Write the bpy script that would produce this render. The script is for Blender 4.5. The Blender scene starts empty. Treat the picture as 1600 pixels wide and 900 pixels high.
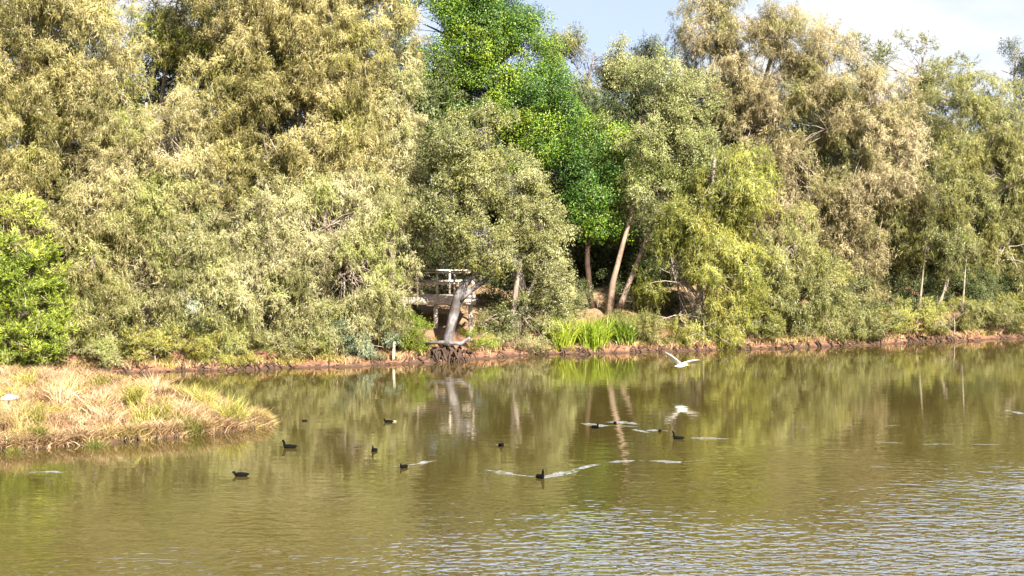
import bpy, math, random
import numpy as np
from mathutils import Vector

R = math.radians
random.seed(7)
scene = bpy.context.scene
COL = scene.collection

# ---------------------------------------------------------------- camera, sky, sun, exposure
CAM_H = 6.0
F_PX = 3000.0                      # focal length in pixels of the 1600 wide photograph
PITCH = math.atan(163.0 / F_PX)
cam_d = bpy.data.cameras.new("camera")
cam_d.sensor_width = 36.0
cam_d.lens = F_PX / 1600.0 * 36.0
cam_d.clip_start = 0.5
cam_d.clip_end = 5000
cam = bpy.data.objects.new("camera", cam_d)
COL.objects.link(cam)
cam.location = (0, 0, CAM_H)
cam.rotation_euler = (R(90) - PITCH, 0, 0)
scene.camera = cam

SUN_EL, SUN_AZ = 36.0, 26.0        # azimuth: degrees to the right of straight behind the camera
sd = Vector((math.sin(R(SUN_AZ)) * math.cos(R(SUN_EL)), -math.cos(R(SUN_AZ)) * math.cos(R(SUN_EL)), math.sin(R(SUN_EL))))
sun_d = bpy.data.lights.new("sun", 'SUN')
sun_d.energy = 5.0
sun_d.angle = R(0.5)
sun_d.color = (1.0, 0.92, 0.77)
sun = bpy.data.objects.new("sun", sun_d)
COL.objects.link(sun)
sun.rotation_euler = sd.to_track_quat('Z', 'Y').to_euler()
sun.location = (20, -20, 40)

world = bpy.data.worlds.new("World")
scene.world = world
world.use_nodes = True
wn, wl = world.node_tree.nodes, world.node_tree.links
wn.clear()
wout = wn.new('ShaderNodeOutputWorld')
bg = wn.new('ShaderNodeBackground')
sky = wn.new('ShaderNodeTexSky')
sky.sky_type = 'NISHITA'
sky.sun_disc = False
sky.sun_elevation = R(SUN_EL)
sky.sun_rotation = R(180 - SUN_AZ)
sky.air_density = 0.75
sky.dust_density = 0.0
sky.ozone_density = 1.0
bg.inputs['Strength'].default_value = 0.050
tc = wn.new('ShaderNodeTexCoord')
mp = wn.new('ShaderNodeMapping')
mp.inputs['Scale'].default_value = (1.0, 1.0, 2.6)
mp.inputs['Location'].default_value = (4.08, 0.1, 0.42)
cn = wn.new('ShaderNodeTexNoise')
cn.inputs['Scale'].default_value = 4.2
cn.inputs['Detail'].default_value = 8
cn.inputs['Roughness'].default_value = 0.52
cr = wn.new('ShaderNodeValToRGB')
cr.color_ramp.elements[0].position = 0.46
cr.color_ramp.elements[0].color = (0.42, 0.42, 0.42, 1)   # a thin high veil between the clouds
cr.color_ramp.elements[1].position = 0.62
cr.color_ramp.elements[1].color = (1, 1, 1, 1)
mx = wn.new('ShaderNodeMix'); mx.data_type = 'RGBA'
mx.inputs['B'].default_value = (4.6, 4.7, 4.9, 1)
wl.new(tc.outputs['Generated'], mp.inputs['Vector'])
wl.new(mp.outputs['Vector'], cn.inputs['Vector'])
wl.new(cn.outputs['Fac'], cr.inputs['Fac'])
wl.new(cr.outputs['Color'], mx.inputs['Factor'])
tint = wn.new('ShaderNodeMix'); tint.data_type = 'RGBA'; tint.blend_type = 'MULTIPLY'
tint.inputs['Factor'].default_value = 1.0; tint.inputs['B'].default_value = (0.72, 0.76, 0.80, 1)
# clear dry air: the pale band hugs the horizon
vadd = wn.new('ShaderNodeVectorMath'); vadd.operation = 'ADD'; vadd.inputs[1].default_value = (0, 0, 0.13)
vnor = wn.new('ShaderNodeVectorMath'); vnor.operation = 'NORMALIZE'
wl.new(tc.outputs['Generated'], vadd.inputs[0]); wl.new(vadd.outputs[0], vnor.inputs[0]); wl.new(vnor.outputs[0], sky.inputs['Vector'])
wl.new(sky.outputs['Color'], tint.inputs['A'])
wl.new(tint.outputs['Result'], mx.inputs['A'])
# unseen clouds above the view made extra bright, added for glints on the water
sxyz = wn.new('ShaderNodeSeparateXYZ'); wl.new(tc.outputs['Generated'], sxyz.inputs[0])
el = wn.new('ShaderNodeMapRange'); el.inputs['From Min'].default_value = 0.12; el.inputs['From Max'].default_value = 0.27
wl.new(sxyz.outputs[2], el.inputs['Value'])
az = wn.new('ShaderNodeMapRange'); az.inputs['From Min'].default_value = 0.2; az.inputs['From Max'].default_value = 0.7
wl.new(sxyz.outputs[1], az.inputs['Value'])
ml = wn.new('ShaderNodeMath'); ml.operation = 'MULTIPLY'; wl.new(el.outputs[0], ml.inputs[0]); wl.new(az.outputs[0], ml.inputs[1])
cc = wn.new('ShaderNodeMix'); cc.data_type = 'RGBA'
cc.inputs['A'].default_value = (5.1, 5.15, 5.3, 1); cc.inputs['B'].default_value = (10.0, 12.3, 16.5, 1)
wl.new(ml.outputs[0], cc.inputs['Factor']); wl.new(cc.outputs['Result'], mx.inputs['B'])
wl.new(mx.outputs['Result'], bg.inputs['Color'])
wl.new(bg.outputs['Background'], wout.inputs['Surface'])

scene.view_settings.view_transform = 'Standard'
scene.view_settings.look = 'None'
scene.view_settings.gamma = 1.0
scene.view_settings.exposure = 2.15
scene.cycles.max_bounces = 6
scene.cycles.diffuse_bounces = 3
scene.cycles.glossy_bounces = 3
scene.cycles.transmission_bounces = 3
scene.cycles.caustics_reflective = False
scene.cycles.caustics_refractive = False

# ---------------------------------------------------------------- measuring helpers
cp, sp_ = math.cos(PITCH), math.sin(PITCH)
def ray(px, py):
    u, v = (px - 800) / F_PX, (450 - py) / F_PX
    return np.array([u, cp + v * sp_, -sp_ + v * cp])
def at(px, py, Y):                # the point seen at a pixel of the photograph, Y metres out
    r = ray(px, py)
    t = Y / r[1]
    return np.array([r[0] * t, Y, CAM_H + r[2] * t])
def on(px, py, z=0.0):            # the point at height z seen at a pixel
    r = ray(px, py)
    t = (z - CAM_H) / r[2]
    return r * t + np.array([0, 0, CAM_H])
def scale_at(Y):
    return F_PX / Y

# ---------------------------------------------------------------- objects
def tag(o, label=None, cat=None, group=None, kind=None):
    if label: o['label'] = label
    if cat: o['category'] = cat
    if group: o['group'] = group
    if kind: o['kind'] = kind
    return o
def empty(name, loc, rz=0.0):
    o = bpy.data.objects.new(name, None)
    COL.objects.link(o)
    o.location = tuple(loc)
    o.rotation_euler = (0, 0, rz)
    o.empty_display_size = 0.3
    return o
def mesh_np(name, V, F, mat, parent=None, tint=None, smooth=False, origin=None, puff=None):
    """V (n,3); F (m,k) with one polygon size k, or a list of such arrays."""
    if not isinstance(F, list): F = [F]
    V = np.asarray(V, dtype=np.float32)
    if origin is not None: V = V - np.asarray(origin, dtype=np.float32)
    me = bpy.data.meshes.new(name)
    me.vertices.add(len(V))
    me.vertices.foreach_set('co', V.ravel())
    loops = np.concatenate([f.ravel() for f in F]).astype(np.int32)
    tot = np.concatenate([np.full(len(f), f.shape[1]) for f in F]).astype(np.int32)
    st = np.concatenate([[0], np.cumsum(tot)[:-1]]).astype(np.int32)
    me.loops.add(len(loops)); me.loops.foreach_set('vertex_index', loops)
    me.polygons.add(len(tot))
    me.polygons.foreach_set('loop_start', st)
    me.polygons.foreach_set('loop_total', tot)
    if smooth: me.polygons.foreach_set('use_smooth', np.ones(len(tot), dtype=bool))
    if tint is not None:
        a = me.attributes.new('tint', 'FLOAT_COLOR', 'POINT')
        a.data.foreach_set('color', np.asarray(tint, dtype=np.float32).ravel())
    if puff is not None:
        a = me.attributes.new('puff', 'FLOAT_VECTOR', 'POINT')
        a.data.foreach_set('vector', np.asarray(puff, dtype=np.float32).ravel())
    me.update(calc_edges=True)
    me.materials.append(mat)
    o = bpy.data.objects.new(name, me)
    COL.objects.link(o)
    if parent is not None: o.parent = parent
    return o

class MB:
    """collects tubes, boxes and lofts into one mesh"""
    def __init__(s): s.V = []; s.F = []; s.n = 0; s.T = []
    def add(s, v, f, t=(0.5, 0.5, 0.5, 1)):
        v = np.asarray(v, float)
        s.V.append(v); s.F += [[i + s.n for i in q] for q in f]; s.n += len(v)
        s.T.append(np.tile(np.array(t, float), (len(v), 1)))
    def box(s, c, size, rz=0.0, jit=0.0):
        hx, hy, hz = size[0] / 2, size[1] / 2, size[2] / 2
        b = min(hx, hy, hz) * 0.12
        v = []
        for (ax, ay, az) in ((hx - b, hy - b, hz), (hx, hy, hz - b), (hx, hy, -hz + b), (hx - b, hy - b, -hz)):
            v += [(-ax, -ay, az), (ax, -ay, az), (ax, ay, az), (-ax, ay, az)]
        v = np.array(v)
        cs, sn = math.cos(rz), math.sin(rz)
        v = np.stack([v[:, 0] * cs - v[:, 1] * sn, v[:, 0] * sn + v[:, 1] * cs, v[:, 2]], 1) + np.array(c)
        f = [(0, 1, 2, 3), (15, 14, 13, 12)]
        for k in range(3):
            a = 4 * k
            for i in range(4):
                j = (i + 1) % 4
                f.append((a + i, a + 4 + i, a + 4 + j, a + j))
        s.add(v, f, (random.random(), random.random(), 0.5, 1))
    def tube(s, pts, rad, n=6, t=None, rough=0.0):
        pts = [np.array(p, float) for p in pts]
        if not hasattr(rad, '__len__'): rad = [rad] * len(pts)
        v = []; up = np.array([0.13, 0.29, 0.95])
        for i, p in enumerate(pts):
            d = pts[min(i + 1, len(pts) - 1)] - pts[max(i - 1, 0)]
            d /= (np.linalg.norm(d) + 1e-9)
            a = np.cross(d, up)
            if np.linalg.norm(a) < 1e-3: a = np.cross(d, np.array([1, 0, 0]))
            a /= np.linalg.norm(a); b = np.cross(d, a)
            for k in range(n):
                an = 2 * math.pi * k / n
                r = rad[i] * (1 + rough * (random.random() - 0.5))
                v.append(p + (a * math.cos(an) + b * math.sin(an)) * r)
        f = []
        for i in range(len(pts) - 1):
            for k in range(n):
                k2 = (k + 1) % n
                f.append((i * n + k, i * n + k2, (i + 1) * n + k2, (i + 1) * n + k))
        f.append(tuple(range(n - 1, -1, -1))); f.append(tuple(range((len(pts) - 1) * n, len(pts) * n)))
        s.add(v, f, t or (random.random(), random.random(), 0.5, 1))
    def build(s, name, mat, parent=None, origin=None, smooth=False):
        V = np.concatenate(s.V); T = np.concatenate(s.T)
        by = {}
        for q in s.F: by.setdefault(len(q), []).append(q)
        return mesh_np(name, V, [np.array(x) for x in by.values()], mat, parent, T, smooth, origin)

# ---------------------------------------------------------------- materials
def new_mat(name):
    m = bpy.data.materials.new(name); m.use_nodes = True
    n, l = m.node_tree.nodes, m.node_tree.links
    n.clear()
    out = n.new('ShaderNodeOutputMaterial')
    return m, n, l, out
def mixc(n, l, fac, a, b):
    x = n.new('ShaderNodeMix'); x.data_type = 'RGBA'
    for sock, val in ((x.inputs['Factor'], fac), (x.inputs['A'], a), (x.inputs['B'], b)):
        if isinstance(val, (tuple, float, int)):
            sock.default_value = (*val, 1) if isinstance(val, tuple) else val
        else: l.new(val, sock)
    return x.outputs['Result']
def ramp(n, l, fac, p0, p1):
    r = n.new('ShaderNodeMapRange'); r.clamp = True
    r.inputs['From Min'].default_value = p0; r.inputs['From Max'].default_value = p1
    l.new(fac, r.inputs['Value'])
    return r.outputs['Result']
def noise(n, l, vec, scale, detail=3, rough=0.55):
    x = n.new('ShaderNodeTexNoise')
    x.inputs['Scale'].default_value = scale; x.inputs['Detail'].default_value = detail
    x.inputs['Roughness'].default_value = rough
    if vec is not None: l.new(vec, x.inputs['Vector'])
    return x.outputs['Fac']
def math_(n, l, op, a, b=None, c=None):
    x = n.new('ShaderNodeMath'); x.operation = op
    for i, val in enumerate((a, b, c)):
        if val is None: continue
        if isinstance(val, (float, int)): x.inputs[i].default_value = val
        else: l.new(val, x.inputs[i])
    return x.outputs[0]

def foliage_mat(name, dark, mid, light, patch=None, transl=0.35, rough=0.5, twig=None, puffy=1.3):
    """leaf colour: tint.r picks along dark-mid-light, tint.g is leaf age brightness; patch = third hue in big areas"""
    m, n, l, out = new_mat(name)
    at_ = n.new('ShaderNodeAttribute'); at_.attribute_name = 'tint'
    sep = n.new('ShaderNodeSeparateColor'); l.new(at_.outputs['Color'], sep.inputs[0])
    c1 = mixc(n, l, ramp(n, l, sep.outputs[0], 0.0, 0.5), dark, mid)
    c2 = mixc(n, l, ramp(n, l, sep.outputs[0], 0.5, 1.0), c1, light)
    geo = n.new('ShaderNodeNewGeometry')
    if patch:
        nz = noise(n, l, geo.outputs['Position'], 0.55, 3)
        c2 = mixc(n, l, ramp(n, l, nz, 0.48, 0.66), c2, patch)
    if twig: c2 = mixc(n, l, ramp(n, l, sep.outputs[2], 0.90, 0.95), c2, twig)
    v = n.new('ShaderNodeHueSaturation')
    l.new(c2, v.inputs['Color'])
    l.new(math_(n, l, 'MULTIPLY_ADD', sep.outputs[1], 0.8, 0.6), v.inputs['Value'])
    p = n.new('ShaderNodeBsdfPrincipled')
    l.new(v.outputs[0], p.inputs['Base Color'])
    p.inputs['Roughness'].default_value = rough
    p.inputs['Specular IOR Level'].default_value = 0.3
    if puffy:        # twigs of one spray share their facing, as a tuft of fine needles does
        pa = n.new('ShaderNodeAttribute'); pa.attribute_name = 'puff'
        v1 = n.new('ShaderNodeVectorMath'); v1.operation = 'SCALE'; v1.inputs['Scale'].default_value = puffy; l.new(pa.outputs['Vector'], v1.inputs[0])
        v2 = n.new('ShaderNodeVectorMath'); v2.operation = 'ADD'; l.new(v1.outputs[0], v2.inputs[0]); l.new(geo.outputs['Normal'], v2.inputs[1])
        v3 = n.new('ShaderNodeVectorMath'); v3.operation = 'NORMALIZE'; l.new(v2.outputs[0], v3.inputs[0])
        l.new(v3.outputs[0], p.inputs['Normal'])
    t = n.new('ShaderNodeBsdfTranslucent'); l.new(v.outputs[0], t.inputs['Color'])
    ms = n.new('ShaderNodeMixShader'); ms.inputs[0].default_value = transl
    l.new(p.outputs[0], ms.inputs[1]); l.new(t.outputs[0], ms.inputs[2])
    l.new(ms.outputs[0], out.inputs['Surface'])
    return m

def bark_mat(name, a, b, c, sc=6.0):
    m, n, l, out = new_mat(name)
    geo = n.new('ShaderNodeNewGeometry')
    mpn = n.new('ShaderNodeMapping'); mpn.inputs['Scale'].default_value = (1, 1, 0.45)
    l.new(geo.outputs['Position'], mpn.inputs['Vector'])
    n1 = noise(n, l, mpn.outputs[0], sc, 5, 0.7)
    n2 = noise(n, l, geo.outputs['Position'], 1.3, 3)
    c1 = mixc(n, l, ramp(n, l, n1, 0.38, 0.62), a, b)
    c2 = mixc(n, l, ramp(n, l, n2, 0.45, 0.65), c1, c)
    p = n.new('ShaderNodeBsdfPrincipled'); l.new(c2, p.inputs['Base Color'])
    p.inputs['Roughness'].default_value = 0.85
    bm = n.new('ShaderNodeBump'); bm.inputs['Strength'].default_value = 0.7; bm.inputs['Distance'].default_value = 0.03
    l.new(n1, bm.inputs['Height']); l.new(bm.outputs[0], p.inputs['Normal'])
    l.new(p.outputs[0], out.inputs['Surface'])
    return m

def plain_mat(name, col, rough=0.6, var=0.25, sc=8.0, spec=0.4):
    m, n, l, out = new_mat(name)
    geo = n.new('ShaderNodeTexCoord')
    nz = noise(n, l, geo.outputs['Object'], sc, 4, 0.6)
    c = mixc(n, l, ramp(n, l, nz, 0.35, 0.65), tuple(x * (1 - var) for x in col), tuple(min(x * (1 + var), 1) for x in col))
    p = n.new('ShaderNodeBsdfPrincipled'); l.new(c, p.inputs['Base Color'])
    p.inputs['Roughness'].default_value = rough
    p.inputs['Specular IOR Level'].default_value = spec
    l.new(p.outputs[0], out.inputs['Surface'])
    return m

M = {}
M['gold']   = foliage_mat('she-oak needles golden', (0.13, 0.125, 0.035), (0.31, 0.275, 0.095), (0.50, 0.44, 0.21), (0.25, 0.245, 0.065), twig=(0.54, 0.44, 0.30))
M['tan']    = foliage_mat('she-oak needles tan', (0.13, 0.125, 0.038), (0.30, 0.275, 0.10), (0.50, 0.445, 0.25), (0.24, 0.26, 0.070), twig=(0.54, 0.44, 0.30))
M['pale']   = foliage_mat('she-oak needles pale', (0.14, 0.15, 0.050), (0.31, 0.30, 0.12), (0.49, 0.455, 0.27), (0.26, 0.29, 0.075), twig=(0.54, 0.44, 0.30))
M['brown']  = foliage_mat('she-oak needles brown', (0.10, 0.09, 0.032), (0.28, 0.235, 0.105), (0.46, 0.39, 0.24), (0.22, 0.22, 0.070), twig=(0.54, 0.44, 0.30))
M['olive']  = foliage_mat('needles olive green', (0.065, 0.080, 0.022), (0.17, 0.18, 0.048), (0.32, 0.31, 0.11), (0.21, 0.20, 0.05), twig=(0.42, 0.40, 0.26))
M['ylgreen'] = foliage_mat('needles yellow green', (0.10, 0.125, 0.018), (0.25, 0.265, 0.042), (0.42, 0.40, 0.10), (0.30, 0.27, 0.055), twig=(0.42, 0.40, 0.26))
M['fig']    = foliage_mat('broad leaves bright green', (0.022, 0.060, 0.010), (0.085, 0.175, 0.016), (0.27, 0.33, 0.032), None, 0.22, 0.42)
M['grey']   = foliage_mat('paperbark leaves grey green', (0.065, 0.080, 0.025), (0.18, 0.19, 0.060), (0.35, 0.35, 0.16), (0.22, 0.22, 0.06), twig=(0.42, 0.40, 0.26))
M['euc']    = foliage_mat('gum leaves soft green', (0.075, 0.095, 0.030), (0.19, 0.21, 0.065), (0.36, 0.37, 0.16), (0.17, 0.20, 0.045), twig=(0.42, 0.40, 0.26))
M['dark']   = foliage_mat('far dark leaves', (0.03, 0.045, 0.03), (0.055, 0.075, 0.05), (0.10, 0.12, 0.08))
M['back']   = foliage_mat('back leaves shade coloured', (0.035, 0.05, 0.015), (0.07, 0.09, 0.025), (0.12, 0.14, 0.05))  # leaf colour darkened to paint the shade in gaps between crowns
M['lime']   = foliage_mat('bush leaves lime', (0.085, 0.125, 0.014), (0.28, 0.345, 0.032), (0.47, 0.49, 0.12), None, 0.35)
M['bluegrey'] = foliage_mat('shrub leaves blue grey', (0.10, 0.14, 0.08), (0.20, 0.25, 0.15), (0.36, 0.42, 0.30))
M['whitish'] = foliage_mat('whitish leaves', (0.25, 0.30, 0.20), (0.42, 0.48, 0.36), (0.6, 0.64, 0.5))
M['reed']   = foliage_mat('reed blades', (0.09, 0.15, 0.012), (0.22, 0.30, 0.022), (0.42, 0.47, 0.07), None, 0.35, puffy=0)
M['straw']  = foliage_mat('dry grass blades', (0.14, 0.08, 0.038), (0.39, 0.26, 0.145), (0.65, 0.49, 0.32), (0.34, 0.28, 0.085), 0.3, puffy=0)
M['grassgreen'] = foliage_mat('green grass blades', (0.09, 0.105, 0.02), (0.26, 0.245, 0.05), (0.47, 0.42, 0.14), None, 0.35, puffy=0)
M['bark_grey'] = bark_mat('bark grey', (0.16, 0.12, 0.10), (0.34, 0.28, 0.24), (0.22, 0.18, 0.15))
M['bark_pink'] = bark_mat('bark pinkish', (0.12, 0.08, 0.06), (0.30, 0.22, 0.165), (0.17, 0.125, 0.09))
M['bark_dark'] = bark_mat('bark dark flaking', (0.035, 0.030, 0.030), (0.24, 0.225, 0.24), (0.06, 0.05, 0.05), 5.0)
M['bark_pale'] = bark_mat('twigs pale', (0.11, 0.09, 0.07), (0.29, 0.24, 0.20), (0.19, 0.16, 0.13))
M['root'] = bark_mat('wet roots', (0.018, 0.010, 0.007), (0.07, 0.036, 0.022), (0.035, 0.02, 0.012))
M['timber'] = bark_mat('weathered timber', (0.36, 0.30, 0.25), (0.58, 0.51, 0.44), (0.46, 0.40, 0.35), 5.0)
M['stake'] = plain_mat('pale stake', (0.42, 0.38, 0.28), 0.9)
M['coot'] = plain_mat('sooty feathers', (0.004, 0.004, 0.0045), 1.0, 0.3, 20, 0.05)
M['white'] = plain_mat('white feathers', (0.80, 0.79, 0.75), 0.7, 0.06, 12)
M['bill_white'] = plain_mat('white bill', (0.10, 0.10, 0.10), 0.7, 0.05)
M['bill_yellow'] = plain_mat('yellow bill', (0.60, 0.40, 0.06), 0.5, 0.1)
M['black'] = plain_mat('black skin', (0.015, 0.014, 0.014), 0.5, 0.2)
M['blue_sheet'] = plain_mat('faded blue sheet', (0.16, 0.25, 0.33), 0.4, 0.2, 5)

# ---------------------------------------------------------------- terrain
SH = [(-1500, 612), (-700, 598), (-300, 590), (0, 586), (150, 583), (270, 581), (400, 577), (520, 574), (600, 570), (690, 567),
      (740, 561), (860, 554), (1000, 551), (1150, 546), (1300, 542), (1450, 534), (1600, 529), (1900, 519), (2600, 500)]
shp = np.array([on(a, b)[:2] for a, b in SH])
def shore(x):
    x = np.asarray(x, float)
    y = np.interp(x, shp[:, 0], shp[:, 1])
    return y + 0.16 * np.sin(x * 1.7 + 0.5) + 0.10 * np.sin(x * 4.1 + 1.2) + 0.06 * np.sin(x * 9.3) + 0.03 * np.sin(x * 21.0 + 2)
SPIT = [(-900, 730), (-100, 713), (0, 706), (70, 700), (150, 694), (250, 686), (330, 679), (390, 671), (412, 664), (398, 655),
        (360, 641), (290, 625), (230, 606), (150, 592), (-100, 590), (-900, 596)]
spw = np.array([on(a, b)[:2] for a, b in SPIT])
def poly_dist(X, Y, P):
    """signed distance to a polygon, positive inside"""
    d = np.full(X.shape, 1e9); inside = np.zeros(X.shape, bool)
    n = len(P)
    for i in range(n):
        a, b = P[i], P[(i + 1) % n]
        ab = b - a
        t = np.clip(((X - a[0]) * ab[0] + (Y - a[1]) * ab[1]) / (ab @ ab), 0, 1)
        dd = np.hypot(X - a[0] - t * ab[0], Y - a[1] - t * ab[1])
        d = np.minimum(d, dd)
        c = ((a[1] > Y) != (b[1] > Y)) & (X < (b[0] - a[0]) * (Y - a[1]) / (b[1] - a[1] + 1e-12) + a[0])
        inside ^= c
    return np.where(inside, d, -d)
def wob(X, Y):
    return (np.sin(X * 1.9 + 0.7 * Y) * np.sin(Y * 2.3 - 0.4 * X) + 0.5 * np.sin(X * 5.1 + 1.3) * np.sin(Y * 4.7 + X)
            + 0.3 * np.sin(X * 11.0 + Y * 3) * np.sin(Y * 12.7))
def height(X, Y):
    X = np.asarray(X, float); Y = np.asarray(Y, float)
    d = Y - shore(X)
    bank = np.interp(d, [-6, -1.2, -0.12, 0.04, 0.30, 1.2, 3.5, 7, 14, 40, 400], [-1.2, -0.5, -0.12, 0.06, 0.12, 0.24, 0.90, 1.70, 2.1, 2.5, 3.0])
    bank = bank + np.clip(d * 3, 0, 1) * (0.06 * wob(X, Y) + 0.05 * np.sin(X * 0.9 + 1) * np.sin(X * 2.7))
    s = poly_dist(X, Y, spw) + 0.10 * wob(X * 1.3, Y * 1.3)
    spit = np.interp(s, [-2.0, -0.15, 0.05, 0.5, 3], [-0.8, -0.12, 0.07, 0.16, 0.26]) + np.where(s > 0, 0.02 * wob(X * 2, Y * 2), 0)
    near = np.interp(-Y, [-20, -14, -6, 40], [-2, 0.2, 3.8, 4.5])
    return np.maximum(np.maximum(bank, spit), near)
gx = np.concatenate([np.linspace(-900, -40, 14)[:-1], np.linspace(-40, -20, 30)[:-1], np.arange(-20, 24, 0.14), np.linspace(24, 50, 30)[1:], np.linspace(50, 900, 14)[1:]])
gy = np.concatenate([np.linspace(-300, 0, 6)[:-1], np.linspace(0, 38, 20)[:-1], np.arange(38, 82, 0.14), np.linspace(82, 110, 20)[1:], np.linspace(110, 1500, 16)[1:]])
GX, GY = np.meshgrid(gx, gy)
GZ = height(GX, GY)
nx, ny = len(gx), len(gy)
idx = np.arange(nx * ny).reshape(ny, nx)
quads = np.stack([idx[:-1, :-1].ravel(), idx[:-1, 1:].ravel(), idx[1:, 1:].ravel(), idx[1:, :-1].ravel()], 1)

gm, n, l, out = new_mat('earth')
geo = n.new('ShaderNodeNewGeometry')
sx = n.new('ShaderNodeSeparateXYZ'); l.new(geo.outputs['Position'], sx.inputs[0])
n1 = noise(n, l, geo.outputs['Position'], 3.0, 6, 0.65)
n2 = noise(n, l, geo.outputs['Position'], 0.7, 4)
n3 = noise(n, l, geo.outputs['Position'], 14.0, 4, 0.7)
clay = mixc(n, l, ramp(n, l, n1, 0.35, 0.65), (0.075, 0.034, 0.021), (0.27, 0.125, 0.072))
litter = mixc(n, l, ramp(n, l, n3, 0.35, 0.65), (0.12, 0.075, 0.04), (0.30, 0.20, 0.11))
hz = math_(n, l, 'MULTIPLY_ADD', n2, 1.6, sx.outputs[2])
c = mixc(n, l, ramp(n, l, hz, 1.25, 2.0), clay, litter)
wet = ramp(n, l, math_(n, l, 'MULTIPLY_ADD', n1, 0.16, sx.outputs[2]), 0.11, 0.19)
c = mixc(n, l, wet, (0.05, 0.026, 0.017), c)
p = n.new('ShaderNodeBsdfPrincipled'); l.new(c, p.inputs['Base Color']); p.inputs['Roughness'].default_value = 0.9
bm = n.new('ShaderNodeBump'); bm.inputs['Strength'].default_value = 1.0; bm.inputs['Distance'].default_value = 0.08
l.new(n1, bm.inputs['Height']); l.new(bm.outputs[0], p.inputs['Normal'])
l.new(p.outputs[0], out.inputs['Surface'])
ground = mesh_np('ground', np.stack([GX.ravel(), GY.ravel(), GZ.ravel()], 1), quads, gm, None, None, True)
tag(ground, kind='structure')

def gz(x, y): return float(height(np.array([x]), np.array([y]))[0])

# ---------------------------------------------------------------- water
wm, n, l, out = new_mat('pond water')
geo = n.new('ShaderNodeNewGeometry')
mpw = n.new('ShaderNodeMapping'); mpw.inputs['Scale'].default_value = (0.50, 1.0, 1.0); mpw.inputs['Rotation'].default_value = (0, 0, R(8))
l.new(geo.outputs['Position'], mpw.inputs['Vector'])
sx = n.new('ShaderNodeSeparateXYZ'); l.new(geo.outputs['Position'], sx.inputs[0])
# ruffled by the wind in the open, smooth in the lee of the bank
big = noise(n, l, mpw.outputs[0], 0.16, 2)
openw = math_(n, l, 'ADD', math_(n, l, 'MULTIPLY', sx.outputs[1], -1.0), math_(n, l, 'MULTIPLY', sx.outputs[0], 0.45))
openw = math_(n, l, 'ADD', openw, math_(n, l, 'MULTIPLY', math_(n, l, 'SUBTRACT', big, 0.5), 14.0))
ruff = ramp(n, l, openw, -41.0, -29.5)
patchy = noise(n, l, mpw.outputs[0], 0.45, 2)
ruff2 = math_(n, l, 'MULTIPLY', ruff, ruff)
amp = math_(n, l, 'MULTIPLY', math_(n, l, 'MULTIPLY_ADD', ruff2, 0.50, math_(n, l, 'MULTIPLY_ADD', ruff, 0.14, 0.035)), math_(n, l, 'MULTIPLY_ADD', patchy, 1.2, 0.4))
w1 = noise(n, l, mpw.outputs[0], 2.6, 2, 0.5)
mpv = n.new('ShaderNodeMapping'); mpv.inputs['Scale'].default_value = (0.85, 1.0, 1.0); mpv.inputs['Rotation'].default_value = (0, 0, R(-11))
l.new(geo.outputs['Position'], mpv.inputs['Vector'])
w2 = noise(n, l, mpv.outputs[0], 5.0, 1, 0.5)
wh = math_(n, l, 'MULTIPLY_ADD', w2, math_(n, l, 'MULTIPLY_ADD', ruff, 0.75, 0.25), w1)
hgt = math_(n, l, 'MULTIPLY', wh, amp)
bm = n.new('ShaderNodeBump'); bm.inputs['Strength'].default_value = 1.0; bm.inputs['Distance'].default_value = 0.085
l.new(hgt, bm.inputs['Height'])
p = n.new('ShaderNodeBsdfPrincipled')
mud = mixc(n, l, big, (0.044, 0.034, 0.009), (0.062, 0.047, 0.014))
l.new(mud, p.inputs['Base Color'])
p.inputs['Roughness'].default_value = 0.04
p.inputs['IOR'].default_value = 1.7
l.new(bm.outputs[0], p.inputs['Normal'])
l.new(p.outputs[0], out.inputs['Surface'])

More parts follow.
